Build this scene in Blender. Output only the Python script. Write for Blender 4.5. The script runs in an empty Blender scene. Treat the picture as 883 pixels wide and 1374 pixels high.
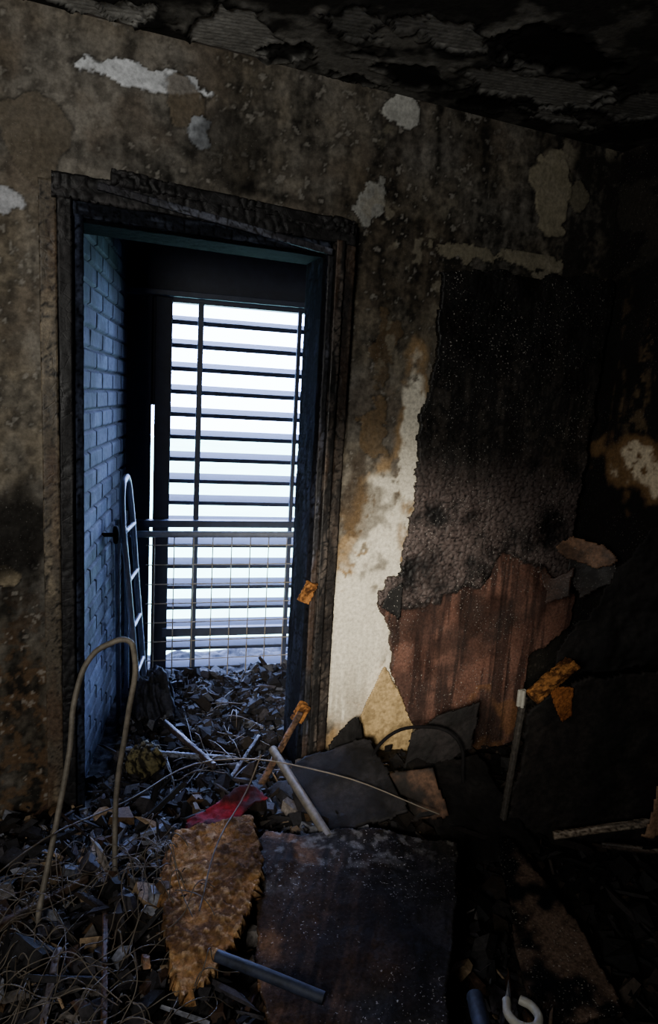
import bpy, bmesh, math, random
import numpy as np
from mathutils import Vector, Matrix
random.seed(7); rng=np.random.default_rng(11)
scene=bpy.context.scene
COL=scene.collection
# ------------------------------------------------------------------ helpers
def s2l(c):
    c=np.asarray(c,dtype=float)/255.0
    return np.where(c<=0.04045,c/12.92,((c+0.055)/1.055)**2.4)
_T=rng.random((256,256))
def vn(x,y,seed=0):
    x=x+seed*17.37; y=y+seed*9.71
    xi=np.floor(x).astype(int); yi=np.floor(y).astype(int)
    fx=x-xi; fy=y-yi; fx=fx*fx*(3-2*fx); fy=fy*fy*(3-2*fy)
    a=_T[xi&255,yi&255]; b=_T[(xi+1)&255,yi&255]; c=_T[xi&255,(yi+1)&255]; d=_T[(xi+1)&255,(yi+1)&255]
    return (a*(1-fx)+b*fx)*(1-fy)+(c*(1-fx)+d*fx)*fy
_c,_s=math.cos(.6),math.sin(.6)
def fbm(x,y,o=4,seed=0):
    s=0;a=.5;t=0
    for i in range(o):
        s=s+a*vn(x,y,seed+i*3); t+=a; a*=.55
        x,y=(x*_c-y*_s)*2,(x*_s+y*_c)*2
    return s/t
_A=rng.random((256,256,2))
def worley(x,y,seed=0):
    x=x+seed*3.3; y=y+seed*5.1
    xi=np.floor(x).astype(int); yi=np.floor(y).astype(int)
    f1=np.full(x.shape,9.);f2=np.full(x.shape,9.)
    for dx in (-1,0,1):
        for dy in (-1,0,1):
            j=_A[(xi+dx)&255,(yi+dy)&255]
            px=xi+dx+.1+.8*j[...,0]; py=yi+dy+.1+.8*j[...,1]
            d=np.hypot(px-x,py-y)
            nf1=np.minimum(f1,d); f2=np.minimum(f2,np.maximum(f1,d)); f1=nf1
    return f1,f2
def sm(x,a,b):
    t=np.clip((x-a)/(b-a),0,1); return t*t*(3-2*t)
def mixc(c1,c2,f):
    f=np.asarray(f)[...,None]; return c1*(1-f)+c2*f
def inpoly(x,y,poly):
    r=np.zeros(x.shape,bool); n=len(poly)
    for i in range(n):
        x1,y1=poly[i]; x2,y2=poly[(i+1)%n]
        if y1==y2: continue
        c=((y1>y)!=(y2>y))&(x<(x2-x1)*(y-y1)/(y2-y1)+x1)
        r^=c
    return r
def blob(x,z,cx,cz,rx,rz,w=.35,seed=0):
    d=np.hypot((x-cx)/rx,(z-cz)/rz)
    fr=min(30,max(7,.8/min(rx,rz)))
    return 1-d+w*(fbm(x*fr,z*fr,4,seed)-.5)*2.6
def mesh_np(name,verts,faces,cols=None,mat=None,parent=None,smooth=True):
    me=bpy.data.meshes.new(name)
    verts=np.asarray(verts,dtype=np.float32); faces=np.asarray(faces,dtype=np.int32)
    k=faces.shape[1]; m=faces.shape[0]
    me.vertices.add(len(verts)); me.vertices.foreach_set("co",verts.ravel())
    me.loops.add(m*k); me.loops.foreach_set("vertex_index",faces.ravel())
    me.polygons.add(m); me.polygons.foreach_set("loop_start",np.arange(m,dtype=np.int32)*k)
    me.polygons.foreach_set("loop_total",np.full(m,k,dtype=np.int32))
    me.update(calc_edges=True)
    if cols is not None:
        ca=me.color_attributes.new("Col",'FLOAT_COLOR','POINT')
        c=np.ones((len(verts),4),dtype=np.float32); c[:,:3]=cols
        ca.data.foreach_set("color",c.ravel())
    me.polygons.foreach_set("use_smooth",np.full(m,smooth,dtype=bool))
    me.validate()
    ob=bpy.data.objects.new(name,me); COL.objects.link(ob)
    if mat: me.materials.append(mat)
    if parent: ob.parent=parent
    return ob
def sheet(name,P0,U,V,step,func,mat,parent=None,thick=0,smooth=True,curl=None):
    P0=np.array(P0,float);U=np.array(U,float);V=np.array(V,float)
    lu=np.linalg.norm(U);lv=np.linalg.norm(V); nu=max(2,int(lu/step)+1); nv=max(2,int(lv/step)+1)
    a,b=np.meshgrid(np.linspace(0,lu,nu),np.linspace(0,lv,nv),indexing='ij')
    n=np.cross(U,V); n/=np.linalg.norm(n)
    disp,rgb,keep=func(a,b)
    P=P0+a[...,None]*(U/lu)+b[...,None]*(V/lv)+disp[...,None]*n
    if curl is not None: P=P+curl(a,b)
    idx=np.arange(nu*nv).reshape(nu,nv)
    F=np.stack([idx[:-1,:-1],idx[1:,:-1],idx[1:,1:],idx[:-1,1:]],-1).reshape(-1,4)
    P=P.reshape(-1,3); rgb=np.broadcast_to(rgb,(nu,nv,3)).reshape(-1,3)
    if keep is not None:
        kf=keep.reshape(-1)[F].all(1); F=F[kf]
        used=np.unique(F); remap=-np.ones(len(P),int); remap[used]=np.arange(len(used))
        P=P[used]; rgb=rgb[used]; F=remap[F]
    ob=mesh_np(name,P,F,rgb,mat,parent,smooth)
    if thick:
        m=ob.modifiers.new("thickness",'SOLIDIFY'); m.thickness=thick; m.offset=-1
    return ob
def bar(name,p0,p1,w,h,side,mat,parent=None,col=None,disp=.004,step=.012,cell=.03,seed=0,bend=None,taper=None,rag=0):
    p0=np.array(p0,float);p1=np.array(p1,float);ax=p1-p0;L=np.linalg.norm(ax);ax/=L
    s=np.array(side,float); s-=ax*s.dot(ax); s/=np.linalg.norm(s); t=np.cross(ax,s)
    pts=[];nr=[]
    def seg(c0,c1,n0):
        k=max(2,int(np.hypot(*(np.array(c1)-c0))/step)+1)
        for i in range(k):
            f=i/k; pts.append(np.array(c0)*(1-f)+np.array(c1)*f); nr.append(n0 if i else np.array(n0))
    W=w/2;H=h/2
    seg((-W,-H),(W,-H),(0,-1));seg((W,-H),(W,H),(1,0));seg((W,H),(-W,H),(0,1));seg((-W,H),(-W,-H),(-1,0))
    pts=np.array(pts);nr=np.array(nr,float); nper=len(pts); nl=max(3,int(L/step)+1)
    per=np.arange(nper)*step
    A,B=np.meshgrid(per,np.linspace(0,L,nl),indexing='ij')
    wA=A+.6*cell*(fbm(A*12,B*12,3,seed+9)-.5)*2; wB=B+.8*cell*(fbm(A*9,B*9,3,seed+10)-.5)*2
    f1,f2=worley(wA/cell,wB/(cell*.6),seed); e=np.clip((f2-f1)*5,0,1)
    pat=fbm(A*3,B*4,3,seed+30)
    d=disp*(e-.8)*sm(pat,.3,.6)+disp*1.2*(fbm(A*20,B*10,3,seed)-.5)
    tp=np.ones(nl) if taper is None else np.linspace(1,taper,nl)
    Q=pts[:,None,:]*tp[None,:,None]+nr[:,None,:]*d[...,None]
    Bc=B.copy()
    if rag: Bc=B+rag*(fbm(A*40,A*0+seed,2,seed)-.5)*(B/L)
    P=p0+Q[...,0:1]*s+Q[...,1:2]*t+Bc[...,None]*ax
    if bend is not None: P=P+bend(B/L)[...,None]*np.array([0,0,1.])
    c=col(A,B,e) if col else np.broadcast_to(s2l((30,28,28)),A.shape+(3,))
    idx=np.arange(nper*nl).reshape(nper,nl); nx=np.roll(idx,-1,0)
    F=np.stack([idx[:,:-1],nx[:,:-1],nx[:,1:],idx[:,1:]],-1).reshape(-1,4)
    Pf=P.reshape(-1,3); cf=c.reshape(-1,3)
    c0=P[:,0].mean(0);c1=P[:,-1].mean(0)
    base=len(Pf); Pf=np.vstack([Pf,c0,c1]); cf=np.vstack([cf,cf[:nl][0],cf[nl-1]])
    ob=mesh_np(name,Pf,F,cf,mat,parent,True)
    bm=bmesh.new(); bm.from_mesh(ob.data); bm.verts.ensure_lookup_table()
    for i in range(nper):
        j=(i+1)%nper
        try:
            bm.faces.new((bm.verts[base],bm.verts[idx[j,0]],bm.verts[idx[i,0]]))
            bm.faces.new((bm.verts[base+1],bm.verts[idx[i,-1]],bm.verts[idx[j,-1]]))
        except Exception: pass
    bmesh.ops.recalc_face_normals(bm,faces=bm.faces)
    bm.to_mesh(ob.data); bm.free()
    return ob
def box(name,lo,hi,mat,parent=None,bev=.003,rot=None):
    me=bpy.data.meshes.new(name); bm=bmesh.new(); bmesh.ops.create_cube(bm,size=1)
    lo=Vector(lo);hi=Vector(hi)
    for v in bm.verts: v.co=Vector([(lo[i]+hi[i])/2+v.co[i]*(hi[i]-lo[i]) for i in range(3)])
    if bev: bmesh.ops.bevel(bm,geom=bm.edges[:],offset=bev,segments=1,affect='EDGES')
    bm.to_mesh(me);bm.free(); me.materials.append(mat)
    ob=bpy.data.objects.new(name,me);COL.objects.link(ob)
    if parent: ob.parent=parent
    return ob
def tube(name,splines,r,mat,parent=None,cyc=False,poly=False,res=4):
    cu=bpy.data.curves.new(name,'CURVE');cu.dimensions='3D';cu.bevel_depth=r;cu.bevel_resolution=res;cu.use_fill_caps=True
    cu.resolution_u=6
    for pts in splines:
        if poly:
            sp=cu.splines.new('POLY');sp.points.add(len(pts)-1)
            for p,q in zip(sp.points,pts): p.co=(*q,1)
        else:
            sp=cu.splines.new('BEZIER');sp.bezier_points.add(len(pts)-1)
            for p,q in zip(sp.bezier_points,pts):
                p.co=q;p.handle_left_type=p.handle_right_type='AUTO'
        sp.use_cyclic_u=cyc
    cu.materials.append(mat)
    ob=bpy.data.objects.new(name,cu);COL.objects.link(ob)
    if parent: ob.parent=parent
    return ob
def empty(name,loc=(0,0,0)):
    e=bpy.data.objects.new(name,None);e.location=loc;e.empty_display_size=.1;COL.objects.link(e);return e
# ------------------------------------------------------------------ materials
def vmat(name,rough=.85,spec=.3,nscale=60,namt=.5,bump=.35,bdist=.004,color=None,metal=0,vor=0,rvar=0,speck=0):
    m=bpy.data.materials.new(name);m.use_nodes=True;nt=m.node_tree;N=nt.nodes;L=nt.links
    b=N['Principled BSDF'];b.inputs['Roughness'].default_value=rough;b.inputs['Metallic'].default_value=metal
    b.inputs['Specular IOR Level'].default_value=spec
    tc=N.new('ShaderNodeTexCoord')
    no=N.new('ShaderNodeTexNoise');no.inputs['Scale'].default_value=nscale;no.inputs['Detail'].default_value=8;no.inputs['Roughness'].default_value=.65
    L.new(tc.outputs['Object'],no.inputs['Vector'])
    mr=N.new('ShaderNodeMapRange');mr.inputs['From Min'].default_value=.3;mr.inputs['From Max'].default_value=.7
    mr.inputs['To Min'].default_value=1-namt;mr.inputs['To Max'].default_value=1+namt
    L.new(no.outputs['Fac'],mr.inputs['Value'])
    vm=N.new('ShaderNodeVectorMath');vm.operation='SCALE'
    if color is None:
        at=N.new('ShaderNodeAttribute');at.attribute_name='Col';L.new(at.outputs['Color'],vm.inputs[0])
    else:
        vm.inputs[0].default_value=tuple(s2l(color))
    L.new(mr.outputs['Result'],vm.inputs['Scale'])
    out=vm.outputs['Vector']
    if speck:
        n3=N.new('ShaderNodeTexNoise');n3.inputs['Scale'].default_value=150;n3.inputs['Detail'].default_value=2
        n4=N.new('ShaderNodeTexNoise');n4.inputs['Scale'].default_value=5;n4.inputs['Detail'].default_value=4
        for q in (n3,n4): L.new(tc.outputs['Object'],q.inputs['Vector'])
        r3=N.new('ShaderNodeMapRange');r3.inputs['From Min'].default_value=.66;r3.inputs['From Max'].default_value=.70;L.new(n3.outputs['Fac'],r3.inputs['Value'])
        r4=N.new('ShaderNodeMapRange');r4.inputs['From Min'].default_value=.42;r4.inputs['From Max'].default_value=.6;L.new(n4.outputs['Fac'],r4.inputs['Value'])
        mu=N.new('ShaderNodeMath');mu.operation='MULTIPLY';L.new(r3.outputs[0],mu.inputs[0]);L.new(r4.outputs[0],mu.inputs[1])
        m2=N.new('ShaderNodeMath');m2.operation='MULTIPLY';L.new(mu.outputs[0],m2.inputs[0]);m2.inputs[1].default_value=speck
        mx=N.new('ShaderNodeMix');mx.data_type='RGBA';L.new(m2.outputs[0],mx.inputs['Factor']);L.new(out,mx.inputs['A']);mx.inputs['B'].default_value=(.45,.42,.38,1)
        out=mx.outputs['Result']
    L.new(out,b.inputs['Base Color'])
    bp=N.new('ShaderNodeBump');bp.inputs['Strength'].default_value=bump;bp.inputs['Distance'].default_value=bdist
    if vor:
        vo=N.new('ShaderNodeTexVoronoi');vo.feature='DISTANCE_TO_EDGE';vo.inputs['Scale'].default_value=vor
        L.new(tc.outputs['Object'],vo.inputs['Vector'])
        mn=N.new('ShaderNodeMath');mn.operation='MINIMUM';mn.inputs[1].default_value=.06;L.new(vo.outputs['Distance'],mn.inputs[0])
        ma=N.new('ShaderNodeMath');ma.operation='MULTIPLY_ADD';ma.inputs[1].default_value=5;L.new(mn.outputs[0],ma.inputs[0]);L.new(no.outputs['Fac'],ma.inputs[2])
        L.new(ma.outputs[0],bp.inputs['Height'])
    else: L.new(no.outputs['Fac'],bp.inputs['Height'])
    L.new(bp.outputs['Normal'],b.inputs['Normal'])
    if rvar:
        r2=N.new('ShaderNodeMapRange');r2.inputs['From Min'].default_value=.35;r2.inputs['From Max'].default_value=.65
        r2.inputs['To Min'].default_value=rough-rvar;r2.inputs['To Max'].default_value=rough+rvar
        n2=N.new('ShaderNodeTexNoise');n2.inputs['Scale'].default_value=9;n2.inputs['Detail'].default_value=5
        L.new(tc.outputs['Object'],n2.inputs['Vector']);L.new(n2.outputs['Fac'],r2.inputs['Value']);L.new(r2.outputs['Result'],b.inputs['Roughness'])
    return m
M_wall=vmat("sooty_plaster",.9,.2,70,.36,.35,.004,speck=.25)
M_ceil=vmat("sooty_ceiling",.9,.2,45,.4,.5,.006)
M_char=vmat("charred_wood",.55,.4,80,.6,.4,.003,vor=26,rvar=.12)
M_jamb=vmat("sooted_jamb",.95,.05,80,.6,.4,.003,vor=26)
M_panel=vmat("charred_panel",.6,.45,90,.5,.5,.003,rvar=.15,speck=.8)
M_dark=vmat("charred_cabinet",.75,.25,60,.6,.6,.004)
M_board=vmat("scorched_board",.85,.12,110,.6,.7,.004,speck=.8)
M_brick=vmat("sooted_brick",.8,.3,50,.35,.5,.003)
M_debris=vmat("debris",.75,.25,80,.6,.5,.004)
M_foam=vmat("scorched_foam",.9,.15,90,.6,1,.01)
M_metal=vmat("sooted_steel",.6,.4,40,.5,.3,.002,color=(104,98,88),metal=.2)
M_alu=vmat("aluminium",.4,.5,30,.25,.2,.001,color=(150,155,165),metal=.4)
M_rail=vmat("painted_rail",.5,.4,30,.25,.2,.001,color=(120,126,140))
M_slat=vmat("louver_paint",.5,.4,20,.25,.2,.001,color=(56,62,78))
M_post=vmat("dark_steel_post",.6,.4,20,.3,.2,.001,color=(36,40,54))
M_black=vmat("soot_black",.9,.1,20,.5,.5,.004,color=(16,15,16))
M_wire=vmat("burnt_wire",.5,.4,30,.4,.1,.001,color=(84,76,66))
M_wirel=vmat("galvanised_wire",.5,.4,30,.3,.1,.001,color=(150,140,120))
M_red=vmat("red_cloth",.85,.2,80,.5,.5,.004)
M_grass=vmat("pale_lawn",.9,.1,.25,.12,.3,.05,color=(190,226,172))
M_white=vmat("white_plastic",.5,.4,60,.2,.2,.001,color=(150,148,140))
M_tubeb=vmat("blued_tube",.65,.35,25,.8,.3,.001,color=(38,44,60),metal=.1)

# ------------------------------------------------------------------ room shell
XL,XR,YB,H=-1.7,2.24,-4.3,2.61
DX0,DX1,DH=.10,.935,2.05
G=lambda *c:s2l(c)
def wall_fn(a,b):
    x=a+XL; z=b
    n1=fbm(x*2.2,z*2.2,5,1); n2=fbm(x*9,z*9,6,2); n3=fbm(x*35,z*35,4,3); st=fbm(x*20,z*2.2,5,5); n4=fbm(x*60,z*60,2,6)
    wx=x+.10*(fbm(x*4,z*4,4,7)-.5)*2; wz=z+.10*(fbm(x*4,z*4,4,8)-.5)*2
    c=mixc(G(134,129,120),G(140,130,112),sm(n1,.35,.65))
    c=mixc(c,G(168,163,152),sm(n2,.52,.70)*.35)
    c=mixc(c,G(88,72,55),sm(fbm(x*5,z*5,5,9),.46,.66)*.45)
    c=mixc(c,G(78,72,64),sm(n3,.48,.66)*.45)
    soot=.33+.44*sm(wx,.45,1.5)*sm(wz,1.45,2.0)
    soot=np.maximum(soot,.55*sm(wx,-.02,.5)*sm(wz,2.15,2.3)*(.6+.4*st))
    soot=np.maximum(soot,.92*sm(-wz,-1.12,-.92)*sm(-wx,-.3,.02)*(.75+.4*n1))
    soot=np.maximum(soot,1.1*sm(wx,1.62,2.15))
    soot=np.maximum(soot,.62*sm(wx,1.0,1.06)*sm(-wx,-1.55,-1.2)*sm(wz,1.25,1.75))
    soot=np.maximum(soot,.7*np.exp(-((wz-2.2)/.05)**2)*(wx<1.15)*(wx>-.05))
    soot+= .85*(n2-.5)+.55*(n3-.5)+.9*(st-.5)+.45*(n4-.5)+.5*(n1-.5)
    soot=np.clip(soot,0,1)
    c=mixc(c,G(20,19,17),soot*.96)
    lm=sm(-x,-.05,.02)*sm(-z,-.95,-.5)*sm(n3,.45,.6)*.5
    c=mixc(c,G(118,92,66),lm)
    # scratches and chips
    c=mixc(c,G(165,160,150),sm(n4*.5+n3*.5,.66,.70)*.5*(1-sm(wx,1.4,1.9)))
    cr=np.maximum(blob(x,z,1.16,.55,.30,.50,.18,11),blob(x,z,1.24,.95,.14,.36,.3,12))
    cr=np.maximum(cr,blob(x,z,1.34,1.35,.07,.42,.35,13))
    c=mixc(c,G(160,132,94),sm(cr,-.25,.12)*sm(n2,.38,.52)*.8*(x>1.0))
    crm=sm(cr,.12,.40)*sm(n3+n2*.6,.54,.74)
    crm=np.maximum(crm,sm(cr,.38,.54)*.97)*(x>.98)
    c=mixc(c,G(232,225,206)*(.88+.2*n2[...,None]),crm)
    c=mixc(c,G(56,42,30),sm(blob(x,z,1.16,1.04,.14,.20,1.0,14),.1,.4)*.65)
    c=mixc(c,G(110,90,66),sm(st,.52,.66)*sm(-z,-.6,-.2)*(x>1.0)*crm*.5)
    disp=.002*(n2-.5)+.003*(n1-.5)
    def flake(cx,cz,rx,rz,col,seed,amt=1.,w=.5):
        nonlocal c,disp
        f=blob(x,z,cx,cz,rx*1.1,rz*1.1,w,seed)
        c=mixc(c,G(14,13,12),sm(f,-.15,.0)*.55)
        m=sm(f,.0,.07)*amt
        c=mixc(c,G(*col)*(.7+.6*n3[...,None]),m)
        disp=disp+.004*sm(f,-.02,.05)
    flake(.30,2.475,.17,.032,(218,222,226),21)
    flake(.43,2.43,.05,.06,(120,108,90),22,.6,.7)
    flake(.48,2.34,.035,.045,(165,170,176),23,1,.7)
    flake(1.20,2.545,.055,.05,(176,176,170),24,1,.7)
    flake(1.09,2.25,.04,.07,(150,150,144),25,.9,.7)
    flake(-.10,2.06,.045,.04,(178,180,184),26)
    flake(-.03,2.28,.13,.10,(124,114,98),27,.5,.9)
    flake(1.90,2.36,.08,.16,(135,128,108),28,.85,.7)
    flake(2.04,2.40,.05,.05,(120,114,96),29,.6)
    flake(1.50,2.12,.14,.03,(135,128,108),30,.7)
    flake(1.85,2.13,.16,.03,(135,128,108),31,.7)
    flake(1.20,1.75,.05,.12,(112,92,66),38,.45,.9)
    flake(1.17,1.42,.05,.12,(134,110,78),39,.5,.9)
    flake(-.12,.90,.05,.03,(140,128,105),32)
    sp=sm(fbm(x*22,z*22,3,33),.56,.62)*sm(fbm(x*4,z*4,2,34),.45,.6)*sm(z,1.5,1.8)*sm(x,.9,1.2)
    c=mixc(c,G(134,127,110),sp*.65)
    c=mixc(c,G(10,9,9),sm(blob(x,z,.55,2.33,.14,.14,.9,35),.1,.5)*.6)
    c=mixc(c,G(12,10,9),sm(blob(x,z,-.08,1.02,.16,.18,.6,36),.0,.5)*.9)
    hole=(x>DX0)&(x<DX1)&(z<DH)
    return disp, c, ~hole
wf=sheet("wall_front",(XL,0,0),(XR-XL,0,0),(0,0,H),.006,wall_fn,M_wall)
M_core=vmat("masonry_core",.9,.2,20,.3,.3,.004,color=(70,64,58))
box("core_left",(XL-.1,.008,-.1),(DX0,.14,H+.1),M_core,wf,0)
box("core_right",(DX1,.008,-.1),(XR+.1,.14,H+.1),M_core,wf,0)
box("core_top",(DX0,.008,DH),(DX1,.14,H+.1),M_core,wf,0)
def rwall_fn(a,b):
    y=-a; z=b
    n2=fbm(y*9+40,z*9,4,2); n3=fbm(y*35,z*35,3,3); st=fbm(y*16,z*2,4,5)
    c=np.broadcast_to(G(22,20,19),a.shape+(3,))*(.5+1.*n2[...,None])
    c=mixc(c,G(120,100,74),sm(st,.50,.66)*sm(n3,.45,.6)*sm(z,1.3,1.5)*sm(-z,-2.2,-1.7)*.45)
    cr=blob(y,z,-.36,1.32,.24,.12,.8,51)
    c=mixc(c,G(130,100,66),sm(cr,-.2,.15)*.7)
    c=mixc(c,G(215,200,172),sm(cr,.2,.4)*sm(n3,.35,.5)*.85)
    c=mixc(c,G(70,66,58),sm(fbm(y*6,z*9,4,55),.52,.6)*sm(z,1.9,2.2)*.3)
    return .004*(n2-.5),c,None
wr=sheet("wall_right",(XR,0,0),(0,YB,0),(0,0,H),.009,rwall_fn,M_wall)
box("core",(XR+.01,YB-.1,-.1),(XR+.12,.1,H+.1),M_core,wr,0)
def dull(cc,seed=0):
    def f(a,b):
        n=fbm(a*3,b*3,4,seed); 
        return .004*(n-.5), mixc(G(*cc),G(18,16,15),sm(n,.4,.65)), None
    return f
w1=sheet("wall_left",(XL,YB,0),(0,-YB,0),(0,0,H),.03,dull((75,68,60),3),M_wall)
box("core",(XL-.12,YB-.1,-.1),(XL-.01,.1,H+.1),M_core,w1,0)
w2=sheet("wall_back",(XR,YB,0),(XL-XR,0,0),(0,0,H),.03,dull((65,60,54),4),M_wall)
box("core",(XL-.1,YB-.12,-.1),(XR+.1,YB-.01,H+.1),M_core,w2,0)
def ceil_fn(a,b):
    x=a+XL; y=-b
    n1=fbm(x*2,y*2,4,61); n2=fbm(x*8,y*8,5,62); n3=fbm(x*30,y*30,3,63)
    c=mixc(G(128,126,120),G(84,82,76),sm(n1,.35,.65))
    c=mixc(c,G(20,19,18),np.clip(sm(n2,.40,.60)*.8+.55*sm(x,.8,1.7)+.16,0,.93))
    d=.004*(n2-.5)
    for (cx,cy,rx,ry,s,lum) in [(.52,-.10,.24,.13,71,1.1),(.12,-.07,.14,.06,72,.95),(1.55,-.30,.26,.12,73,.6),(1.75,-.14,.20,.05,76,.58),(1.22,-.42,.22,.08,74,.55),(.85,-.32,.14,.08,75,.4),(.2,-.3,.14,.09,77,1),(1.95,-.35,.12,.10,78,.45)]:
        f=blob(x,y,cx,cy,rx,ry,.8,s); m=sm(f,.05,.10)
        rib=.5+.5*np.sin((x*.25+y)*2*np.pi/.020+3*(n2-.5))
        cc=mixc(G(160,159,154)*lum,G(92,90,84)*lum,sm(rib,.2,.8)*.5)
        c=mixc(c,G(14,13,13),sm(f,-.15,.03)*.8)
        c=mixc(c,cc*(.6+.8*n2[...,None]),m)
        d=d+.008*np.exp(-((f+.05)/.07)**2)-.006*sm(f,.02,.08)+m*.0015*rib
    for (cx,cy,rx,ry,s) in [(.72,-.1,.07,.10,81),(1.15,-.15,.15,.08,82),(1.0,-.03,.1,.03,83),(1.5,-.1,.12,.06,84),(1.45,-.5,.2,.1,85),(.95,-.2,.05,.04,86)]:
        f=blob(x,y,cx,cy,rx,ry,.7,s); c=mixc(c,G(9,8,8),sm(f,0,.15)*.9); d=d+.006*np.exp(-(f/.10)**2)-.006*sm(f,0,.15)
    return d,c,None
cl=sheet("ceiling",(XL,0,H),(XR-XL,0,0),(0,YB,0),.008,ceil_fn,M_ceil)
box("slab",(XL-.1,YB-.1,H+.02),(XR+.1,1.4,H+.2),M_core,cl,0)
def height(x,y):
    h=.03+.16*np.exp(-((x-.15)/.5)**2-((y+.85)/.55)**2)+.08*np.exp(-((x-.7)/.4)**2-((y+.5)/.4)**2)
    h=h+.09*np.exp(-((x-1.2)/.35)**2-((y+.3)/.3)**2)
    return h*(.6+.8*fbm(x*7,y*7,3,91))+.02*fbm(x*25,y*25,3,92)
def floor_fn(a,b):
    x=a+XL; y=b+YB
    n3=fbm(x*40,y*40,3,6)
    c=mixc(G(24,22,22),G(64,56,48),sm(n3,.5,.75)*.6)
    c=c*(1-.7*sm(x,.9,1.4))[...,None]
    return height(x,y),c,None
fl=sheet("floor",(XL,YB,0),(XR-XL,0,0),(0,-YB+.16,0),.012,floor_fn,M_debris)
box("slab",(XL-.1,YB-.1,-.2),(XR+.1,1.5,-.01),M_core,fl,0)

# ------------------------------------------------------------------ door frame (charred)
def charcol(base=(24,23,24),hi=(62,62,66),seed=0,brown=.0):
    def f(A,B,e):
        n=fbm(A*35,B*7,4,seed)
        c=mixc(G(6,6,7),G(*base),sm(e,.05,.5)); c=mixc(c,G(*hi),sm(n,.48,.68)*sm(e,.3,.9)*.85)
        if brown: c=mixc(c,G(86,64,46),sm(fbm(A*8,B*3,3,seed+1),.48,.62)*brown)
        return c
    return f
door=empty("door_1",(0,0,0))
X=(1,0,0)
bar("architrave_left",(.030,-.012,0),(.018,-.012,2.13),.05,.026,X,M_char,door,charcol((88,80,68),(134,122,102),1,.6),.0025,.008,.07,1)
bar("casing_left_inner",(.075,-.020,0),(.066,-.024,2.08),.040,.045,X,M_char,door,charcol(seed=2,hi=(52,50,50)),.005,.006,.05,2)
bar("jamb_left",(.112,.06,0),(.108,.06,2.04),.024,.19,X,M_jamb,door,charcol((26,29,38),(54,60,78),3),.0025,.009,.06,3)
bar("casing_right_outer",(1.012,-.016,.0),(1.014,-.018,2.12),.044,.035,X,M_char,door,charcol((30,26,24),(70,63,57),4,.3),.0025,.006,.07,4)
bar("casing_right_mid",(.975,-.026,.0),(.973,-.028,2.08),.032,.045,X,M_char,door,charcol((22,20,20),(84,76,70),5,.4),.0025,.006,.07,5)
bar("stop_right",(.947,-.014,0),(.945,-.014,2.05),.022,.036,X,M_char,door,charcol((30,30,34),(80,82,94),6,.3),.0025,.006,.07,6)
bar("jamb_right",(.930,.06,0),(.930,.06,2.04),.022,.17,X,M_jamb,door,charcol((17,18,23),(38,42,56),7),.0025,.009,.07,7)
bar("head_casing",(.03,-.024,2.115),(1.03,-.024,2.105),.070,.042,(0,0,1),M_char,door,charcol(seed=8,hi=(56,54,54)),.009,.006,.06,8)
bar("head_top_char",(.20,-.03,2.160),(1.02,-.03,2.128),.040,.04,(0,0,1),M_char,door,charcol(seed=9,hi=(46,44,44)),.018,.006,.045,9)
bar("head_inner",(.09,-.008,2.055),(.94,-.008,2.055),.045,.05,(0,0,1),M_jamb,door,charcol((24,26,32),(60,66,80),10),.003,.006,.06,10)
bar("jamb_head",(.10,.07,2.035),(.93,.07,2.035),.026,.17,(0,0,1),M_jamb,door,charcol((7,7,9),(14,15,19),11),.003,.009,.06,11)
bar("split_lath",(.16,-.054,2.125),(.94,-.050,2.035),.022,.012,(0,0,1),M_char,door,charcol((46,46,52),(94,98,112),12),.002,.005,.05,12)
orange=lambda A,B,e: mixc(G(160,108,58),G(80,50,26),sm(fbm(A*60,B*60,3,4),.42,.62))
bar("splinter_upper",(.905,-.045,.765),(.935,-.050,.84),.045,.016,X,M_foam,door,orange,.010,.005,.02,13,rag=.02)
bar("splinter_lower",(.900,-.045,.285),(.935,-.045,.35),.045,.02,X,M_foam,door,orange,.012,.005,.02,14,rag=.02)
bar("threshold",(.10,.06,.02),(.93,.06,.02),.16,.05,(0,1,0),M_char,door,charcol(seed=15),.008,.01,.03,15)

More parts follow.
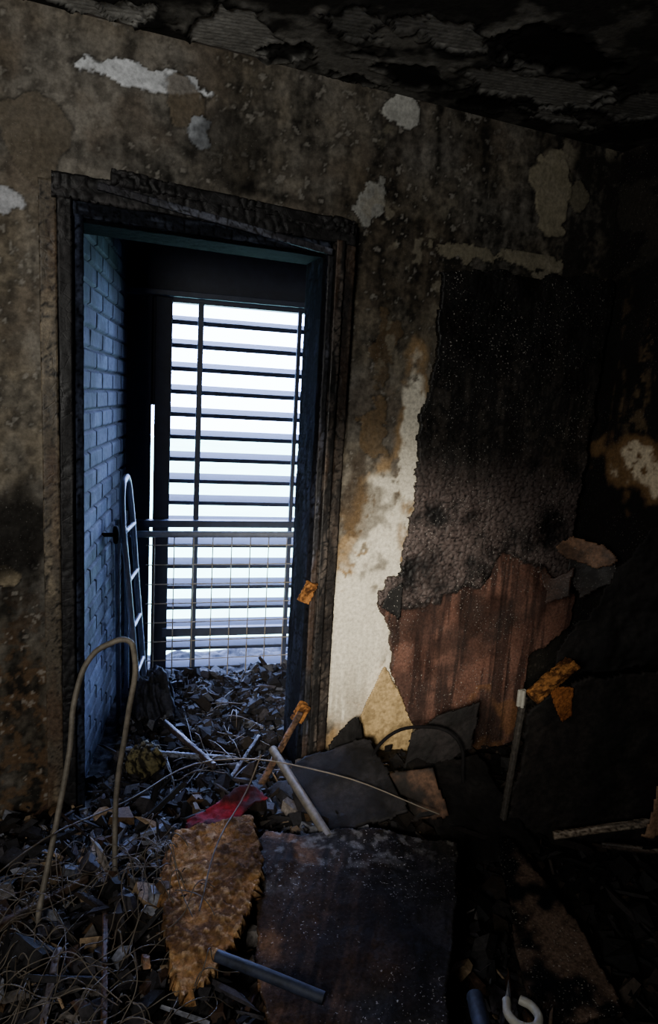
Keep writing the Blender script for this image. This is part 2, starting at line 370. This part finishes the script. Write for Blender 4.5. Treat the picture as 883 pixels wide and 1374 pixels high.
# ------------------------------------------------------------------ charred wall panel
poly=[(1.38,2.03),(1.55,2.05),(1.8,2.055),(2.06,2.09),(2.21,2.085),(2.205,1.92),(2.19,1.64),(2.16,1.22),(2.15,1.02),(2.13,.92),(2.20,.74),(2.20,.58),(2.1,.52),(1.98,.45),(1.97,.05),(1.70,.03),(1.50,.10),(1.43,.19),(1.36,.30),(1.31,.45),(1.285,.61),(1.24,.69),(1.205,.77),(1.235,.83),(1.29,.85),(1.31,.95),(1.325,1.08),(1.345,1.22),(1.345,1.35),(1.33,1.48),(1.37,1.60),(1.385,1.71),(1.375,1.85)]
def panel_fn(a,b):
    x=a+1.15; z=b
    wx=x+.022*(fbm(x*16,z*16,4,101)-.5)*2; wz=z+.022*(fbm(x*16,z*16,4,102)-.5)*2
    keep=inpoly(wx,wz,poly)
    n2=fbm(x*9,z*9,5,103); n3=fbm(x*40,z*40,3,104); st=fbm(x*30,z*2.5,4,105)
    bx=np.array([1.2,1.33,1.45,1.68,1.78,1.9,1.98,2.2]); bz=np.array([.74,.72,.735,.79,.93,.90,.86,.74])
    zb=np.interp(x,bx,bz)+.05*(fbm(x*14,z*14,4,106)-.5)*2
    qx=x+.02*(fbm(x*20,z*20,3,109)-.5)*2; qz=z+.02*(fbm(x*20,z*20,3,110)-.5)*2
    f1,f2=worley(qx/.034,qz/.020,3); e=np.clip((f2-f1)*2.5,0,1)
    g1,g2=worley(qx/.016,qz/.012,7); e=e*.6+.4*np.clip((g2-g1)*2.5,0,1)
    up=sm(z-zb,-.004,.004)
    red=mixc(G(112,80,68),G(78,55,47),sm(n2,.35,.65)); red=mixc(red,G(44,31,28),sm(st,.48,.64)*.8)
    red=mixc(red,G(130,90,56),sm(fbm(x*6,z*6,3,107),.58,.68)*.5*(z<.35))
    red=mixc(red,G(30,22,20),sm(fbm(x*4,z*4,4,119),.5,.62)*.6)
    ch=mixc(G(14,12,13),G(88,77,74),sm(e,.1,.6)*sm(n2,.25,.6))
    top=mixc(G(24,22,20),G(62,57,52),sm(st,.48,.68)*sm(n3,.4,.6)*.7)
    tt=sm(z+.25*(n2-.5),1.18,1.40); ch=mixc(ch,top,tt)
    ch=mixc(ch,G(9,8,8),sm(z+.3*(n2-.5),1.50,1.8)*.8)
    c=mixc(red,ch,up); c=mixc(c,G(8,7,7),np.exp(-((z-zb-.01)/.012)**2)*.8)
    for gx in (1.80,1.87): c=mixc(c,G(20,14,12),np.exp(-((x-gx-.004*n2)/.003)**2)*(1-up)*.8)
    d=up*(.006+.008*(e-.5)*(1-.6*tt)+.012*(n2-.5))+.02*np.sin((x-1.2)*2.2)*sm(z,.2,1.2)*.3
    return d,c,keep
pan=sheet("charred_wall_panel",(1.15,-.065,0),(1.1,0,0),(0,0,2.15),.005,panel_fn,M_panel,thick=.022)
def solidc(col,var=.5,seed=0,poly=None,warp=.02,ox=0,oy=0,amp=.004,col2=None,spk=0):
    def f(a,b):
        n=fbm(a*10,b*10,4,seed);n3=fbm(a*45,b*45,3,seed+1)
        c2=np.array(G(*col2)) if col2 else np.array(G(*col))*.3
        c=mixc(G(*col),c2,sm(n,.4,.62)*var*1.2 if var else n*0)
        c=mixc(c,c*.4,sm(n3,.5,.65)*.5)
        keep=None
        if poly is not None:
            wx=a+warp*(fbm(a*18,b*18,3,seed+5)-.5)*2; wy=b+warp*(fbm(a*18,b*18,3,seed+6)-.5)*2
            keep=inpoly(wx,wy,poly)
        return amp*(n-.5)*2,c,keep
    return f
sheet("plywood_offcut",(1.08,-.028,.02),(.4,0,0),(0,0,.5),.005,solidc((190,163,118),.15,3,[(.20,.45),(.02,.04),(.0,.0),(.36,.0),(.36,.2)],.004),M_wall,thick=.006)

# ------------------------------------------------------------------ balcony
B0=np.array([.115,.10,0]); Bd=np.array([.26,1.05,0])
def brick_fn(a,b):
    ch=.072; row=np.floor(b/ch); u=a/.245+.5*(row%2); v=b/ch
    fu=u-np.floor(u); fv=v-row
    ed=np.minimum(np.minimum(fu,1-fu)*.245,np.minimum(fv,1-fv)*ch)
    n=fbm(a*20,b*20,4,111); m=sm(ed+.002*(n-.5),.004,.008)
    bid=vn(np.floor(u)*1.7+.3,row*1.3+.4,5)
    c=mixc(G(18,20,27),G(92,98,114)*(.45+.7*bid[...,None]),m)
    c=mixc(c,G(20,22,30),sm(fbm(a*3,b*2,4,113),.38,.58)*.8)
    return .012*m+.004*(n-.5),c,None
wb=sheet("wall_balcony_left",B0,Bd,(0,0,2.4),.005,brick_fn,M_brick)
bx=box("core",(0,.0,-.1),(1.3,.12,2.5),M_core,wb,0); bx.location=(.10,.10,0); bx.rotation_euler=(0,0,math.atan2(1.05,.26))
wrb=sheet("wall_balcony_right",(1.55,1.25,0),(0,-1.11,0),(0,0,2.4),.03,dull((60,60,66),7),M_wall)
box("core",(1.56,.1,-.1),(1.7,1.3,2.5),M_core,wrb,0)
box("ceiling_balcony",(-.1,.14,2.30),(1.7,1.35,2.40),M_black,None,0)
scr=empty("louvered_screen",(.36,1.10,0)); scr.rotation_euler=(0,0,math.radians(-9))
box("lintel_beam",(-.1,-.02,1.99),(1.35,.10,2.31),M_post,scr)
box("lintel_lip",(-.1,-.06,1.965),(1.35,.12,1.992),M_slat,scr)
box("dark_pier",(-.06,.0,0),(.131,.10,1.97),M_post,scr)
box("frame_post_left",(.145,-.01,0),(.225,.05,1.965),M_post,scr)
box("frame_post_fillet",(.105,.03,1.45),(.15,.06,1.965),M_post,scr)
ns=17
for i in range(ns):
    z=.085+i*.1115
    s=box("slat_%d"%(i+1),(.22,-.034,-.012),(1.3,.034,.012),M_slat,scr,.003)
    s.location=(0,.06,z); s.rotation_euler=(math.radians(25),0,0)
box("frame_head",(.2,.0,1.945),(1.32,.06,1.975),M_slat,scr)
box("mullion_left",(.345,-.025,.02),(.372,.0,1.95),M_slat,scr)
box("mullion_right",(.835,-.025,.02),(.855,.0,1.95),M_slat,scr)
box("cross_rail",(.2,-.03,.27),(1.3,.01,.315),M_slat,scr)
box("sill",(.05,-.05,-.1),(1.32,.12,.03),M_rail,scr)
rl=empty("balcony_railing",(.36,.98,0)); rl.rotation_euler=(0,0,math.radians(-7))
tube("handrail",[[(.02,0,.83),(1.15,0,.83)]],.017,M_rail,rl,poly=True)
box("top_flat_rail",(-.02,.04,.855),(1.15,.09,.89),M_slat,rl)
wires=[]
for i in range(11): wires.append([(.14+i*.095,.02,.05),(.14+i*.095,.02,.82)])
for i in range(8): wires.append([(.10,.02,.07+i*.10),(1.13,.02,.07+i*.10)])
tube("wire_mesh",wires,.0030,M_wirel,rl,poly=True,res=2)
tube("lower_rail",[[(.1,0,.05),(1.13,0,.05)]],.008,M_wirel,rl,poly=True)
def bfloor_fn(a,b):
    x=a-.05;y=b+.14
    n=fbm(x*9,y*9,4,121);n3=fbm(x*40,y*40,3,122)
    return .02+.07*n+.03*n3,mixc(G(18,19,24),G(56,56,60),sm(n3,.5,.7)),None
sheet("floor_balcony",(-.05,.12,0),(1.7,0,0),(0,1.2,0),.012,bfloor_fn,M_debris)
lad=empty("step_ladder")
tube("front_frame",[[(.40,.66,.06),(.335,.60,.7),(.305,.58,1.05),(.31,.60,1.12),(.325,.66,1.14),(.345,.74,1.13),(.36,.77,1.05),(.40,.80,.6),(.45,.84,.06)]],.013,M_alu,lad)
tube("rear_frame",[[(.30,.60,.06),(.29,.58,.6),(.285,.57,.98)],[(.36,.84,.06),(.35,.80,.6),(.34,.77,.98)]],.011,M_alu,lad)
for i in range(4):
    t=.2+i*.22
    tube("rung_%d"%(i+1),[[(.40-.09*t,.66-.06*t,.06+t),(.45-.08*t,.84-.05*t,.06+t)]],.010,M_alu,lad,poly=True)
vl=empty("wall_valve")
tube("spindle",[[(.20,.50,.93),(.27,.49,.93)]],.009,M_black,vl,poly=True)
tube("handwheel",[[(.272,.49+.028*math.cos(t),.93+.028*math.sin(t)) for t in np.linspace(0,5.6,9)]],.010,M_black,vl,cyc=True)
def lump(name,c,r,cols,mat,seed):
    bm=bmesh.new();bmesh.ops.create_icosphere(bm,subdivisions=5,radius=1)
    me=bpy.data.meshes.new(name);bm.to_mesh(me);bm.free()
    P=np.array([v.co[:] for v in me.vertices])
    n=fbm(P[:,0]*2.2+P[:,2],P[:,1]*2.2-P[:,2],4,seed);f=fbm(P[:,0]*7+P[:,2]*3,P[:,1]*7,3,seed+2)
    P=P*(.75+.6*(n-.5)+.25*(f-.5))[:,None]*np.array(r)+np.array(c); P[:,2]=np.maximum(P[:,2],0.0)
    me.vertices.foreach_set("co",P.astype(np.float32).ravel())
    ca=me.color_attributes.new("Col",'FLOAT_COLOR','POINT');cc=np.ones((len(P),4),np.float32);cc[:,:3]=mixc(G(*cols[0]),G(*cols[1]),sm(f,.45,.62));ca.data.foreach_set("color",cc.ravel())
    for p in me.polygons:p.use_smooth=True
    me.materials.append(mat);o=bpy.data.objects.new(name,me);COL.objects.link(o);return o
lump("scorched_sack",(.44,.52,.15),(.11,.13,.20),((16,17,22),(44,46,56)),M_debris,301)
lump("melted_bag",(.36,.12,.12),(.09,.07,.08),((30,27,18),(112,104,72)),M_debris,302)

# ------------------------------------------------------------------ rubble shards
def shards(name,n,xr,yr,hf,sz,cols,mat,seed=0,lift=.01,long=.25,parent=None):
    r=np.random.default_rng(seed); V=[];F=[];C=[]
    base=np.array([[0,0],[1,0],[1,1],[0,1]],float)-.5
    for i in range(n):
        x=r.uniform(*xr);y=r.uniform(*yr)
        h=float(hf(np.array([x]),np.array([y]))[0])
        if h<-5: continue
        s=sz[0]+(sz[1]-sz[0])*r.random()**4
        if r.random()<long: dx,dy,dz=s*2.6,s*.25,s*.18
        else: dx,dy,dz=s,s*r.uniform(.5,1),s*r.uniform(.25,.8)
        q=base+r.uniform(-.3,.3,(4,2)); top=q*r.uniform(.5,1)
        P=np.vstack([np.c_[q[:,0]*dx,q[:,1]*dy,-dz/2*r.uniform(.6,1.4,4)],np.c_[top[:,0]*dx,top[:,1]*dy,dz/2*r.uniform(.5,1.5,4)]])
        R=np.array(Matrix.Rotation(r.uniform(0,6.28),3,'Z')@Matrix.Rotation(r.normal(0,.5),3,'X')@Matrix.Rotation(r.normal(0,.5),3,'Y'))
        P=P@R.T+np.array([x,y,h+lift+abs(r.normal(0,lift))])
        P[:,1]=np.minimum(P[:,1],yr[1]+.03)
        k=len(V)*8; V.append(P)
        F+= [[k,k+3,k+2,k+1],[k+4,k+5,k+6,k+7],[k,k+1,k+5,k+4],[k+1,k+2,k+6,k+5],[k+2,k+3,k+7,k+6],[k+3,k,k+4,k+7]]
        c=G(*cols[r.integers(len(cols))])*r.uniform(.4,1.3); C.append(np.tile(c,(8,1)))
    return mesh_np(name,np.vstack(V),np.array(F),np.vstack(C),mat,parent,False)
dk=[(26,25,27),(34,32,33),(20,19,20),(42,40,43),(54,51,55),(33,27,23)]
shards("balcony_rubble",3600,(.22,1.3),(.15,.90),lambda x,y:np.where(x>.20+.25*y,.05+.07*fbm(x*9+.45,y*9,4,121),-9),(.008,.065),dk+[(86,88,96)],M_debris,3,.012,.18)
shards("debris_pile",8500,(-.5,1.15),(-1.7,-.06),height,(.006,.07),dk+dk+[(100,94,90),(120,122,132),(88,68,48),(130,110,86),(60,44,34)],M_debris,4,.015,.35)
shards("doorway_rubble",700,(.16,.87),(-.06,.14),lambda x,y:.05+0*x,(.008,.05),dk+[(90,94,106)],M_debris,6)
shards("charred_rubble",1200,(1.15,2.12),(-1.8,-.08),height,(.010,.08),[(14,13,13),(19,17,17),(26,22,21),(38,30,24)],M_debris,5)
r=np.random.default_rng(21); sp=[]
for i in range(240):
    x=r.uniform(-.45,.35);y=r.uniform(-1.3,-.5);a=r.uniform(0,6.28);L=r.uniform(.06,.34)
    h=float(height(np.array([x]),np.array([y]))[0])+.03
    pts=[]
    for k in range(5):
        f=k/4-.5; a2=a+r.normal(0,.16)
        pts.append((x+L*f*math.cos(a2),y+L*f*math.sin(a2),h+.03*r.random()+.09*(1-4*f*f)*r.random()))
    sp.append(pts)
tube("tangled_wires",sp,.0013,M_wire,res=1)
sp=[]
for i in range(40):
    x=r.uniform(.3,.8);y=r.uniform(-.5,.7);a=r.uniform(0,6.28);L=r.uniform(.1,.4);pts=[]
    if x<.2+.25*y+.15: continue
    for k in range(4):
        f=k/3-.5; pts.append((min(.84,max(.42,x+L*f*math.cos(a))),y+L*f*math.sin(a),.12+.04*r.random()))
    sp.append(pts)
tube("loose_wires",sp,.0018,M_wire,res=1)
def stick(p0,p1,w,c1,c2,s): bar("charred_stick",p0,p1,w,w*.7,(0,0,1),M_char,None,charcol(c1,c2,s,.4),w*.15,max(.004,w*.3),.03,s)
stick((.46,.35,.15),(.58,-.05,.15),.022,(50,50,56),(110,110,120),201)
stick((.40,.10,.15),(.66,.02,.13),.018,(50,52,60),(110,115,130),202)
stick((-.02,-1.10,.22),(.02,-.90,.26),.022,(80,86,104),(140,146,165),203)
stick((.10,-1.15,.24),(.13,-.80,.24),.018,(70,50,34),(150,110,70),204)
stick((.20,-1.02,.28),(.21,-.92,.20),.022,(120,80,48),(170,120,70),205)
stick((.05,-.62,.16),(.34,-.40,.20),.02,(70,74,88),(130,134,150),206)
stick((-.2,-.75,.2),(.1,-.62,.22),.02,(44,40,38),(90,84,78),207)
stick((.22,-.80,.25),(.10,-.55,.20),.014,(80,84,100),(150,154,170),208)
stick((.62,-.12,.12),(.80,.10,.16),.02,(40,38,38),(90,88,90),209)

# ------------------------------------------------------------------ foreground objects
frm=tube("bent_metal_frame",[[(-.05,-.80,.0),(-.028,-.75,.2),(.020,-.67,.42),(.055,-.63,.60),(.072,-.60,.74),(.11,-.59,.835),(.15,-.60,.868),(.200,-.61,.878),(.215,-.61,.845),(.202,-.60,.66),(.175,-.60,.45),(.165,-.66,.2),(.150,-.74,.05)]],.0074,M_metal)
bp_=[(.36,-1.5),(.68,-1.5),(.77,-1.35),(.95,-1.10),(1.165,-.80),(1.12,-.775),(1.05,-.76),(.93,-.70),(.80,-.665),(.70,-.67),(.60,-.62),(.555,-.66),(.50,-.85),(.44,-1.05),(.42,-1.23)]
def fb_fn(a,b):
    x=a+.33;y=b-1.5
    n=fbm(a*6,b*6,5,131);n3=fbm(a*40,b*40,3,132);gr=fbm((a*.8-b*.55)*45,(a*.55+b*.8)*5,4,137)
    c=mixc(G(40,37,36),G(112,82,56),sm(.26-(x-.45-.35*(y+1.2))+.7*(n-.5),-.02,.24)*.85)  # brown towards the left paints in a warm reflection on the board
    c=mixc(c,G(15,14,14),sm(n,.44,.56)*.8); c=mixc(c,G(12,11,11),sm(gr,.48,.62)*.65)
    c=mixc(c,G(118,116,112),sm(n3,.52,.64)*sm(y,-.95,-.75)*.5)
    c=mixc(c,G(8,8,8),np.exp(-((x-.66-.5*(y+.9)-.02*n)/.006)**2)*.6)
    wx=x+.008*(fbm(a*22,b*22,3,135)-.5)*2; wy=y+.012*(fbm(a*18,b*18,3,136)-.5)*2
    return .016*(n-.5)*2+.025*np.sin(a*4.5)+.004*gr,c,inpoly(wx,wy,bp_)
sheet("charred_board",(.33,-1.5,.215),(.86,0,0),(0,.92,.02),.005,fb_fn,M_board,thick=.018)
fp=[(.08,.52),(.31,.52),(.29,.33),(.21,.19),(.12,.08),(.01,.0),(.0,.12),(.01,.34)]
def foam_fn(a,b):
    n=fbm(a*25,b*25,4,141);n3=fbm(a*90,b*90,3,142);n5=fbm(a*7,b*7,3,143)
    c=mixc(G(158,116,72),G(88,63,42),sm(n,.38,.6)*.85); c=mixc(c,G(196,162,118),sm(n3,.56,.68)*.6)
    c=mixc(c,G(44,32,24),sm(n5,.5,.64)*.6)
    wx=a+.010*(n-.5)*2; wy=b+.010*(n3-.5)*2
    return .014*(n-.5)+.012*(n3-.5)+.015*(n5-.5),c,inpoly(wx,wy,fp)
sheet("scorched_foam_slab",(.25,-1.12,.26),(.34,0,.0),(0,.55,.05),.0045,foam_fn,M_foam,thick=.03)
def red_fn(a,b):
    n=fbm(a*14,b*14,4,151)
    return .06*(n-.5),mixc(G(132,30,46),G(30,14,17),sm(n,.32,.52)*.93),inpoly(a+.02*(n-.5),b,[(0,.02),(.1,0),(.3,.05),(.28,.13),(.15,.12),(.04,.1)])
sheet("red_cloth",(.36,-.60,.24),(.32,.06,.04),(-.02,.14,.02),.006,red_fn,M_red,thick=.003)
tube("metal_tube",[[(.755,-.20,.27),(.775,-.69,.24)]],.015,M_metal,poly=True,res=6)
bar("broken_stick",(.905,-.07,.33),(.63,-.34,.15),.022,.018,X,M_char,None,charcol((70,52,40),(120,90,66),31,.5),.004,.006,.03,31)
tube("steel_pipe",[[(.35,-1.05,.280),(.44,-1.14,.283),(.54,-1.225,.272)]],.013,M_tubeb,res=6)
tube("grey_pipe",[[(.90,-1.27,.20),(.83,-1.42,.22)]],.020,M_tubeb,poly=True,res=6)
hook=tube("hook_bracket",[[(.965,-1.30,.20),(.945,-1.34,.20),(.965,-1.375,.20),(1.0,-1.37,.20),(1.01,-1.335,.20),(.995,-1.31,.20)],[(.975,-1.375,.20),(.965,-1.44,.20)]],.010,M_white)
sheet("scorched_plank",(1.06,-1.30,.10),(.24,-.05,0),(.26,.62,.02),.006,solidc((90,74,64),.9,161,[(0,.1),(.05,.0),(.24,.0),(.22,.3),(.12,.66),(.07,.66)],.012,col2=(24,21,20)),M_board,thick=.015)
def plate(name,P0,U,V,poly,col,seed,col2=None,th=.012,var=.8,m=None,warp=.02):
    return sheet(name,P0,U,V,.006,solidc(col,var,seed,poly,warp,col2=col2,amp=.008),m or M_dark,thick=th)
R4=lambda w,h:[(.01,.01),(w-.01,.02),(w-.03,h-.02),(w*.4,h-.01),(.02,h-.04)]
plate("broken_board",(.72,-.62,.16),(.36,-.06,.10),(.02,.36,.10),R4(.37,.37),(34,32,34),171)
plate("broken_board",(1.02,-.52,.10),(.26,-.10,.05),(-.02,.10,.18),R4(.28,.20),(80,58,44),172,(20,17,16))
plate("broken_board",(1.22,-.30,.10),(.28,-.10,.14),(.05,.02,.24),R4(.32,.24),(28,24,24),173)
plate("broken_board",(.60,-.40,.12),(.22,-.12,.06),(.10,.18,.06),R4(.25,.21),(50,52,62),174)
plate("broken_board",(1.20,-.75,.06),(.34,-.04,.02),(.03,.45,.14),R4(.34,.47),(20,18,18),175)
plate("broken_board",(.95,-.30,.10),(.20,.05,.06),(.0,.10,.20),R4(.21,.22),(22,20,20),176)
tube("burnt_cable",[[(1.00,-.45,.26),(1.10,-.40,.36),(1.22,-.42,.40),(1.33,-.50,.38),(1.34,-.55,.24)]],.006,M_black)
tube("burnt_cable",[[(-.3,-1.0,.35),(-.05,-.75,.42),(.2,-.55,.38),(.5,-.35,.35),(.85,-.5,.33),(1.15,-.7,.25)]],.0022,M_wire)
tube("burnt_cable",[[(.33,-.95,.32),(.42,-.75,.34),(.56,-.55,.36),(.62,-.48,.42)]],.002,M_wire)

# ------------------------------------------------------------------ collapsed wardrobe at the right
wd=empty("collapsed_wardrobe")
sheet("side_panel",(1.47,-.62,.0),(.72,-.25,0),(.03,-.03,.72),.007,
  solidc((32,28,26),.6,181,[(0,0),(.74,0),(.74,.9),(.66,.72),(.45,.68),(.22,.66),(.10,.62),(.02,.55)],.02,amp=.01,col2=(12,11,11)),M_dark,wd,thick=.018)
bar("panel_edge",(1.465,-.62,.02),(1.485,-.64,.58),.016,.02,X,M_dark,wd,lambda A,B,e:np.broadcast_to(G(60,56,52),A.shape+(3,)),.003,.008,.03,41)
bar("broken_edge_upper",(1.50,-.66,.585),(1.64,-.68,.70),.05,.03,(0,1,0),M_foam,wd,orange,.012,.006,.02,42,rag=.03)
sheet("exposed_core",(1.56,-.675,.48),(.11,-.03,.02),(-.03,-.01,.15),.005,solidc((160,98,50),.5,183,[(.01,.15),(.10,.13),(.10,.02),(.06,.0),(.03,.07)],.006,col2=(100,55,28)),M_foam,wd,thick=.008)
hg=box("hinge_plate",(1.455,-.652,.55),(1.485,-.640,.61),M_white,wd)
tube("hinge_knuckle",[[(1.47,-.655,.55),(1.47,-.655,.61)]],.006,M_white,wd,poly=True)
sheet("torn_back_sheet",(1.66,-.56,.60),(.52,-.25,.10),(.05,.02,.62),.007,
  solidc((24,21,20),.6,185,[(0,0),(.6,0),(.6,.66),(.46,.60),(.34,.52),(.25,.5),(.16,.36),(.11,.22),(.02,.12)],.03,amp=.02,col2=(9,8,8)),M_dark,wd,thick=.006)
sheet("hanging_sheet",(1.80,-.87,.15),(.34,-.1,0),(.04,.02,.5),.008,
  lambda a,b:(.05*(fbm(a*7+b*5,b*3,3,187)-.5)*2,mixc(G(22,18,16),G(130,102,78),sm(fbm(a*7+b*5,b*3,3,187),.45,.58)*.75),inpoly(a,b,[(.02,0),(.34,.05),(.34,.5),(.2,.42),(.08,.3)])),M_dark,wd,thick=.003)
bar("fallen_rail",(1.58,-.75,.12),(1.95,-.90,.20),.022,.018,(0,0,1),M_char,wd,charcol((90,80,70),(150,138,122),44,.3),.004,.008,.03,44)
bar("fallen_slat",(1.75,-.80,.08),(2.1,-1.05,.12),.02,.015,(0,0,1),M_char,wd,charcol((40,36,34),(80,74,66),45,.2),.004,.008,.03,45)
def curlf(k): return lambda a,b: np.stack([0*a,-k*(a**2),0*a],-1)
sheet("peeling_veneer",(1.93,-.20,.93),(.22,-.05,-.03),(.02,0,.12),.005,solidc((140,104,78),.6,191,[(0,.06),(.06,.12),(.18,.10),(.22,.05),(.16,.0),(.05,.02)],.016,col2=(50,38,30)),M_panel,thick=.003,curl=curlf(2))
sheet("peeling_veneer",(1.90,-.16,.72),(.14,-.02,0),(.0,0,.2),.005,solidc((60,42,34),.6,192,[(0,.2),(.05,.0),(.12,.05),(.13,.2),(.07,.13)],.016,col2=(16,14,14)),M_panel,thick=.003,curl=curlf(4))
sheet("peeling_veneer",(2.02,-.18,.76),(.16,-.04,0),(.02,0,.2),.005,solidc((40,32,28),.6,194,[(0,.2),(.02,.08),(.08,.0),(.15,.09),(.14,.2),(.07,.16)],.02,col2=(12,11,11)),M_panel,thick=.003,curl=curlf(4))
sheet("peeling_veneer",(1.19,-.085,.68),(.12,0,0),(0,0,.18),.005,solidc((20,18,18),.5,193,[(.02,.06),(.10,.0),(.11,.16),(.05,.12)],.012),M_panel,thick=.003,curl=curlf(1.5))

# ------------------------------------------------------------------ exterior
ob=box("ground_lawn",(-60,2.5,-7.2),(60,120,-7),M_grass,None,0)

# ------------------------------------------------------------------ world & lights
w=bpy.data.worlds.new("sky");scene.world=w;w.use_nodes=True
bg=w.node_tree.nodes['Background'];bg.inputs['Color'].default_value=(.37,.50,1.0,1);bg.inputs['Strength'].default_value=32
def light(name,typ,loc,target,energy,color,**k):
    l=bpy.data.lights.new(name,typ);l.energy=energy;l.color=color
    for a,b in k.items(): setattr(l,a,b)
    o=bpy.data.objects.new(name,l);COL.objects.link(o);o.location=loc
    o.rotation_euler=(Vector(target)-Vector(loc)).to_track_quat('-Z','Y').to_euler();return o
light("room_fill_lamp",'AREA',(-1.0,-2.7,1.7),(.2,0,1.6),34,(1,.97,.91),size=.6)
light("hot_spot_light",'SPOT',(-.2,-2.5,1.5),(1.15,0,.62),420,(1,.92,.78),spot_size=math.radians(34),spot_blend=1,shadow_soft_size=.08)  # unseen spot added to brighten the cream plaster beside the door

# ------------------------------------------------------------------ camera
yaw=math.radians(23);pit=math.radians(9.4);rol=math.radians(3.35)
f=Vector((math.sin(yaw)*math.cos(pit),math.cos(yaw)*math.cos(pit),-math.sin(pit)))
r0=f.cross(Vector((0,0,1))).normalized();u0=r0.cross(f)
rr=r0*math.cos(rol)+u0*math.sin(rol);uu=u0*math.cos(rol)-r0*math.sin(rol)
cam=bpy.data.cameras.new("camera");co=bpy.data.objects.new("camera",cam);COL.objects.link(co)
M=Matrix((rr,uu,-f)).transposed().to_4x4();M.translation=Vector((0,-2.37,1.53));co.matrix_world=M
cam.sensor_fit='VERTICAL';cam.sensor_height=36;cam.lens=36*916/1374;cam.clip_start=.02
scene.camera=co
